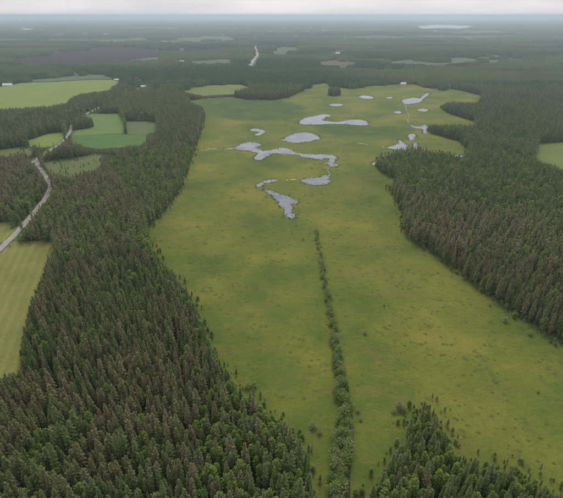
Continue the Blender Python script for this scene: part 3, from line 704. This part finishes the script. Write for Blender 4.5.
# ---- undergrowth between the near trees
k = np.where((slant < 330) & (rs.rand(n) < 0.55))[0]
ox, oy = gx[k] + rs.uniform(-1.6, 1.6, len(k)), gy[k] + rs.uniform(-1.6, 1.6, len(k)); m_ = clear_of_open(ox, oy, np.full(len(k), 3.0)); k, ox, oy = k[m_], ox[m_], oy[m_]
s_ = rs.uniform(0.18, 0.36, len(k))
scatter('undergrowth', 'low green saplings and shrubs under the near trees', near_col, ox, oy, 0.0, rot[k], np.stack([s_ * 1.7, s_ * 1.7, s_], 1), 2 * NV + var[k], rs.uniform(0, 0.7, len(k)), 'undergrowth')

# ---- groves 1150 m to 3 km, far woods to 14 km
gx2, gy2 = jitter_grid(-2400, 2400, Y_NEAR - 5, 3000, 18.5, 51)
u2, v2 = project(gx2, gy2); k = (u2 > -40) & (u2 < 603); gx2, gy2 = gx2[k], gy2[k]
rs = np.random.RandomState(77)
s2 = fnoise(gx2 / 170, gy2 / 80, 61); b2 = fnoise(gx2 / 420, gy2 / 170, 71)
ok = clear_of_open(gx2 - 7, gy2, np.full(len(gx2), 13.0)) & clear_of_open(gx2 + 7, gy2, np.full(len(gx2), 13.0)) & (s2 > np.interp(gy2, [1100, 1700], [0.2, 0.43]))
gx2, gy2, s2, b2 = gx2[ok], gy2[ok], s2[ok], b2[ok]; n2 = len(gx2)
t2 = np.clip(0.42 + (b2 - 0.5) * 3.0 + (s2 - 0.5) * 0.8 + rs.normal(0, 0.1, n2), 0, 1); h2 = 0.75 + 0.4 * s2 + rs.normal(0, 0.05, n2)
scatter('forest', 'broad dark woods behind the bog and the fields', pat_col, gx2, gy2, 0.0, rs.randint(0, 4, n2) * 1.5708 + rs.normal(0, .2, n2), np.stack([np.ones(n2), np.ones(n2), h2], 1), rs.randint(0, 6, n2), t2)
gx3, gy3 = jitter_grid(-9500, 9500, 3050, 14000, 118.0, 91)
u3, v3 = project(gx3, gy3); k = (u3 > -30) & (u3 < 593); gx3, gy3 = gx3[k], gy3[k]
s3 = fnoise(gx3 / 900, gy3 / 300, 81); b3 = fnoise(gx3 / 1500, gy3 / 500, 87)
ok = clear_of_open(gx3, gy3, np.full(len(gx3), 13.0)) & (s3 > 0.46)
gx3, gy3, s3, b3 = gx3[ok], gy3[ok], s3[ok], b3[ok]; n3 = len(gx3)
t3 = np.clip(0.4 + (b3 - 0.5) * 2.4 + rs.normal(0, 0.14, n3), 0, 1)
scatter('forest', 'hazy blue-green far forest under the horizon', far_col, gx3, gy3, 0.0, rs.randint(0, 4, n3) * 1.5708, np.stack([np.ones(n3), np.ones(n3), rs.uniform(0.8, 1.15, n3)], 1), rs.randint(0, 5, n3), t3)

# ------------------------------------------------------------------ hedge of willows along the ditch, lone bushes, dead trees
DITCH = [(316, 232), (319, 248), (322, 268), (327, 295), (332, 322), (336, 350), (339, 375), (342, 400), (343, 425), (342, 448), (338, 472), (335, 500), (330, 540)]
dW = to_world(smooth_open(DITCH, 6))
dl = dW + np.array([[1.0, 0]]) * np.interp(dW[:, 1], [95, 140, 200], [4.5, 3.4, 1.2])[:, None]
MAT['ditch'] = mat_noise('ditch_mud', (0.03, 0.035, 0.018), (0.06, 0.065, 0.03), 0.5)
dl = dl[dl[:, 1] < 185]
tag(strip('ditch', dl, 0.9, 0.14, MAT['ditch']), 'narrow dark ditch along the right side of the willow hedge', 'ditch', 'structure')
rs = np.random.RandomState(8); nbush = 0
cum = np.concatenate([[0], np.cumsum(np.hypot(*np.diff(dW, axis=0).T))])
d_at = 0.0
while d_at < cum[-1] and nbush < 298:
    x = np.interp(d_at, cum, dW[:, 0]); y = np.interp(d_at, cum, dW[:, 1])
    w = float(np.interp(y, [85, 130, 170, 220, 280], [3.2, 2.6, 2.0, 1.7, 1.8])); hh = float(np.interp(y, [85, 120, 170, 230, 300], [1.6, 1.4, 1.0, 0.72, 0.5]))
    m = 2
    if rs.rand() < float(np.interp(y, [120, 200, 300], [0.02, 0.08, 0.12])): d_at += 1.7; continue
    for q in range(m):
        xx = x + rs.uniform(-1, 1) * w; yy = y + rs.uniform(-1, 1) * 0.9
        s = hh * rs.uniform(0.5, 1.15) * (0.6 + 0.8 * float(fnoise(yy / 6, xx / 6, 5)))
        where = 'in the broad front end of the ditch hedge' if y < 135 else ('in the middle of the ditch hedge' if y < 200 else 'in the thin far end of the ditch hedge')
        tree_thing('willow', 'willow_bush', rs.randint(NV), xx, yy, rs.rand() * 6.28, (s, s, s * rs.uniform(0.9, 1.25)), rs.rand(), 'grey-green willow bush ' + where, 'bush', 'willow bushes ' + where); nbush += 1
    d_at += float(np.interp(y, [90, 200, 300], [1.35, 1.7, 2.2]))
LONE = [(399, 409, 1.0, 0.95, 'pale grey-green bush standing alone above the wooded wedge'), (404, 412, 0.7, 0.8, 'smaller grey bush at the right foot of the lone pale bush'), (394, 413, 0.55, 0.9, 'low grey bush left of the lone pale bush'),
        (365, 334, 0.6, 0.9, 'small grey bush right of the ditch hedge in the open bog'), (384, 306, 0.4, 0.5, 'tiny bush in the open bog below the forest corner'), (248, 388, 0.85, 0.9, 'pale bush at the left bog edge above the corner wood'),
        (358, 412, 0.45, 0.8, 'low scrub clump right of the ditch hedge'), (361, 421, 0.4, 0.6, 'lower scrub clump right of the ditch hedge'), (313, 428, 0.8, 0.95, 'pale bush beside the corner wood facing the ditch'), (320, 434, 0.6, 0.9, 'small pale bush between the corner wood and the ditch'),
        (490, 306, 0.5, 0.9, 'low grey bush below the right forest edge'), (505, 322, 0.8, 0.95, 'grey bush among the dead trees at the right forest'), (530, 335, 0.7, 0.9, 'grey bush in front of the right forest near the picture edge'), (538, 393, 0.3, 0.2, 'tiny dark bush in the open bog at the right'),
        (296, 226, 0.35, 0.4, 'tiny bush left of the top of the ditch hedge'), (303, 240, 0.4, 0.5, 'little bush just left of the far end of the ditch hedge')]
for (a, b, s, t, lb) in LONE:
    x, y = ground(a, b); tree_thing('willow', 'bush', rs.randint(NV), float(x), float(y), rs.rand() * 6.28, (s * 1.25, s * 1.25, s), t, lb, 'bush', None)
def dead_tree(x, y, h, seed, label):
    rs = np.random.RandomState(seed)
    e = bpy.data.objects.new('dead_tree', None); COL.objects.link(e); e.location = (x, y, 0); e.rotation_euler = (0, 0, rs.rand() * 6); tag(e, label, 'tree', None, 'dead trees at the right forest edge')
    t = trunk_geo(rs, h, 0.12, 0.95, 5, 0); link('trunk', make_mesh('dead_trunk', t[0], t[1], [MAT['dead']]), e)
    V, F = [], []
    for i in range(46):
        z = h * rs.uniform(0.12, 0.97); a = rs.rand() * 6.28; L = rs.uniform(0.5, 1.8) * (1.1 - z / h); c, s = math.cos(a), math.sin(a); b = len(V)
        V += [(-s * .09, c * .09, z), (s * .09, -c * .09, z), (0, 0, z + .14), (c * L, s * L, z + L * rs.uniform(-.2, .5))]; F += [(b, b + 1, b + 3), (b + 1, b + 2, b + 3), (b + 2, b, b + 3)]
    link('branches', make_mesh('dead_branches', V, F, [MAT['dead']]), e)
for i, (a, b, h, lb) in enumerate([(494, 304.5, 5, 'short dead grey tree, leftmost in front of the right forest'), (505, 311.5, 7, 'dead grey tree second from the left below the right forest'), (508.5, 322, 8, 'dead grey tree beside the grey bush below the right forest'),
        (516, 318.5, 6, 'dead grey tree in the middle of the row at the right forest'), (521, 327.5, 9, 'tallest dead grey tree at the right forest edge'), (524, 322, 7, 'dead grey tree right of the tallest one'), (543, 337, 6, 'dead grey tree near the right picture edge'), (553, 344, 7, 'dead grey tree, rightmost below the right forest'),
        (399, 412, 5, 'thin dead stem inside the lone pale bush'), (312, 452, 7, 'bare grey stem at the corner wood facing the ditch')]):
    x, y = ground(a, b); dead_tree(float(x), float(y), h * 0.75, 400 + i, lb)

# ---- young spruces standing singly on the clearing and far bog
rs = np.random.RandomState(3)
# ------------------------------------------------------------------ sedge tufts on the near bog
def tuft_mesh(seed):
    rs = np.random.RandomState(seed); V, F = [], []
    for i in range(26):
        a = rs.rand() * 6.28; r = rs.rand() ** 0.5 * 0.35; L = rs.uniform(0.3, 0.6); c, s = math.cos(a), math.sin(a); w = rs.uniform(0.1, 0.2); b = len(V); z = 0.26 * (1 - (r / 0.5) ** 2) * rs.uniform(0.6, 1.1)
        V += [(c * r - s * w, s * r + c * w, z), (c * r + s * w, s * r - c * w, z), (c * (r + L), s * (r + L), max(0.02, z - 0.15 * L))]; F.append((b, b + 1, b + 2))
    return make_mesh('tuft', V, F, [MAT['sedge']])
tuft_col = proto_collection('sedge_tuft', [tuft_mesh(500 + i) for i in range(4)])
tx, ty = jitter_grid(-190, 330, 70, 420, 1.45, 12)
k = inside(bogP, tx, ty)
for W_ in POND_W: k &= ~inside(W_, tx, ty)
tx, ty = tx[k], ty[k]
dn = fnoise(tx / 9, ty / 6, 15); k = rs.rand(len(tx)) < np.clip((dn - 0.42) * 0.6, 0.01, 0.14) * np.interp(ty, [220, 330, 430], [1, 0.5, 0.2])
tx, ty, dn = tx[k], ty[k], dn[k]
fx, fy = jitter_grid(-260, 430, 250, 980, 3.4, 13)
k = inside(bogP, fx, fy)
for W_ in POND_W: k &= ~inside(W_, fx, fy)
fx, fy = fx[k], fy[k]; fd = fnoise(fx / 26, fy / 15, 16); k = rs.rand(len(fx)) < np.clip((fd - 0.5) * 0.7, 0.0, 0.14) * np.interp(fy, [250, 400, 980], [0.2, 1, 0.8])
nn = len(tx); tx, ty = np.concatenate([tx, fx[k]]), np.concatenate([ty, fy[k]]); nt_ = len(tx)
s_ = rs.uniform(0.5, 1.25, nt_) * np.where(rs.rand(nt_) < 0.02, 1.9, 1)
s_[nn:] *= rs.uniform(1.2, 2.0, nt_ - nn)
scatter('sedge', 'tussocky sedge covering the near bog', tuft_col, tx, ty, 0.05, rs.rand(nt_) * 6.28, np.stack([s_ * 1.25, s_ * 1.25, np.minimum(s_, 1.6) * 0.45], 1), rs.randint(0, 4, nt_), np.clip(fnoise(tx / 25, ty / 18, 4) * 1.1 - 0.1 + rs.normal(0, .13, nt_), 0, 1), 'grass')

rx, ry, rr_ = [], [], np.random.RandomState(44)
for W_ in POND_W:
    for rep_ in range(2):
        k = rr_.rand(len(W_)) < np.clip(0.15 + 1.1 * fnoise(W_[:, 0] / 9, W_[:, 1] / 9, 31 + rep_), 0, 0.9)
        rx.append(W_[k, 0] + rr_.normal(0, 1.3, k.sum())); ry.append(W_[k, 1] + rr_.normal(0, 1.8, k.sum()))
rx, ry = np.concatenate(rx), np.concatenate(ry); n_ = len(rx); s_ = rr_.uniform(0.6, 1.6, n_)
scatter('reeds', 'fringe of sedge and reeds around the ponds', tuft_col, rx, ry, 0.08, rr_.rand(n_) * 6.28, np.stack([s_, s_, s_ * 1.3], 1), rr_.randint(0, 4, n_), np.clip(rr_.normal(0.5, 0.25, n_), 0, 1), 'reeds')

# ------------------------------------------------------------------ far farms and houses
def box(cx, cy, cz, sx, sy, sz):
    V = [(cx + a * sx / 2, cy + b * sy / 2, cz + c * sz / 2) for a in (-1, 1) for b in (-1, 1) for c in (-1, 1)]
    return V, [(0, 1, 3, 2), (4, 6, 7, 5), (0, 4, 5, 1), (2, 3, 7, 6), (0, 2, 6, 4), (1, 5, 7, 3)]
for i, (a, b, L, W, H, rd, wall, roof, lb, nm) in enumerate(HOUSES):
    x, y = ground(a, b); e = bpy.data.objects.new(nm, None); COL.objects.link(e); e.location = (float(x), float(y), 0); e.rotation_euler = (0, 0, math.radians(rd)); tag(e, lb, 'barn' if nm == 'barn' else ('shed' if nm == 'shed' else 'house'))
    rh = W * 0.32
    V = [(sx * L / 2, sy * W / 2, z) for z in (-0.2, H) for sx, sy in ((-1, -1), (1, -1), (1, 1), (-1, 1))] + [(-L / 2, 0, H + rh), (L / 2, 0, H + rh)]
    link('wall', make_mesh('wall', V, [(0, 1, 5, 4), (1, 2, 6, 9, 5), (2, 3, 7, 6), (3, 0, 4, 8, 7)], [MAT['h_' + wall]]), e)
    ov = 0.5; R = []; sl = rh / (W / 2)
    for z in (0.05, 0.3):
        for sx in (-1, 1):
            R += [(sx * (L / 2 + ov), -(W / 2 + ov), H - ov * sl + z), (sx * (L / 2 + ov), 0, H + rh + z), (sx * (L / 2 + ov), W / 2 + ov, H - ov * sl + z)]
    rf = link('roof', make_mesh('roof', R, [(6, 9, 10, 7), (7, 10, 11, 8), (0, 1, 4, 3), (1, 2, 5, 4), (0, 3, 9, 6), (2, 8, 11, 5), (0, 6, 7, 1), (1, 7, 8, 2), (3, 4, 10, 9), (4, 5, 11, 10)], [MAT['h_' + roof]]), e)
    if nm == 'house':
        link('chimney', make_mesh('chimney', *box(L * 0.15, 0, H + rh + 0.4, 0.9, 0.9, 1.8), [MAT['h_brown']]), rf)
    nw = max(2, int(L / 3.5))
    wm = make_mesh('window', *box(0, 0, 0, 1.3, 0.1, 1.3), [MAT['h_glass']])
    for j in range(nw):
        for sy in (-1, 1):
            link('window', wm, e, (-L / 2 + L * (j + 0.5) / nw, sy * (W / 2 + 0.04), H * 0.55))
    link('door', make_mesh('door', *box(0, 0, 0, 0.1, 1.1 if nm == 'house' else 2.8, min(H - .6, 2.1 if nm == 'house' else 3)), [MAT['h_door']]), e, (L / 2 + 0.04, 0, min(H - .6, 2.1 if nm == 'house' else 3) / 2))

# ------------------------------------------------------------------ haze
hx = 41000.0
hm = make_mesh('haze', *box(0, 0, 80, 2 * hx, 2 * hx, 166), [])
mh = bpy.data.materials.new('haze'); mh.use_nodes = True; hn = mh.node_tree; hn.nodes.clear()
ho = hn.nodes.new('ShaderNodeOutputMaterial'); pv = hn.nodes.new('ShaderNodeVolumePrincipled')
pv.inputs['Color'].default_value = (0.77, 0.90, 1.0, 1); pv.inputs['Density'].default_value = 1.45e-4; pv.inputs['Anisotropy'].default_value = 0.6
hn.links.new(pv.outputs[0], ho.inputs['Volume']); hm.materials.append(mh)
tag(link('haze', hm), 'pale blue haze thickening toward the horizon', 'haze', 'stuff')
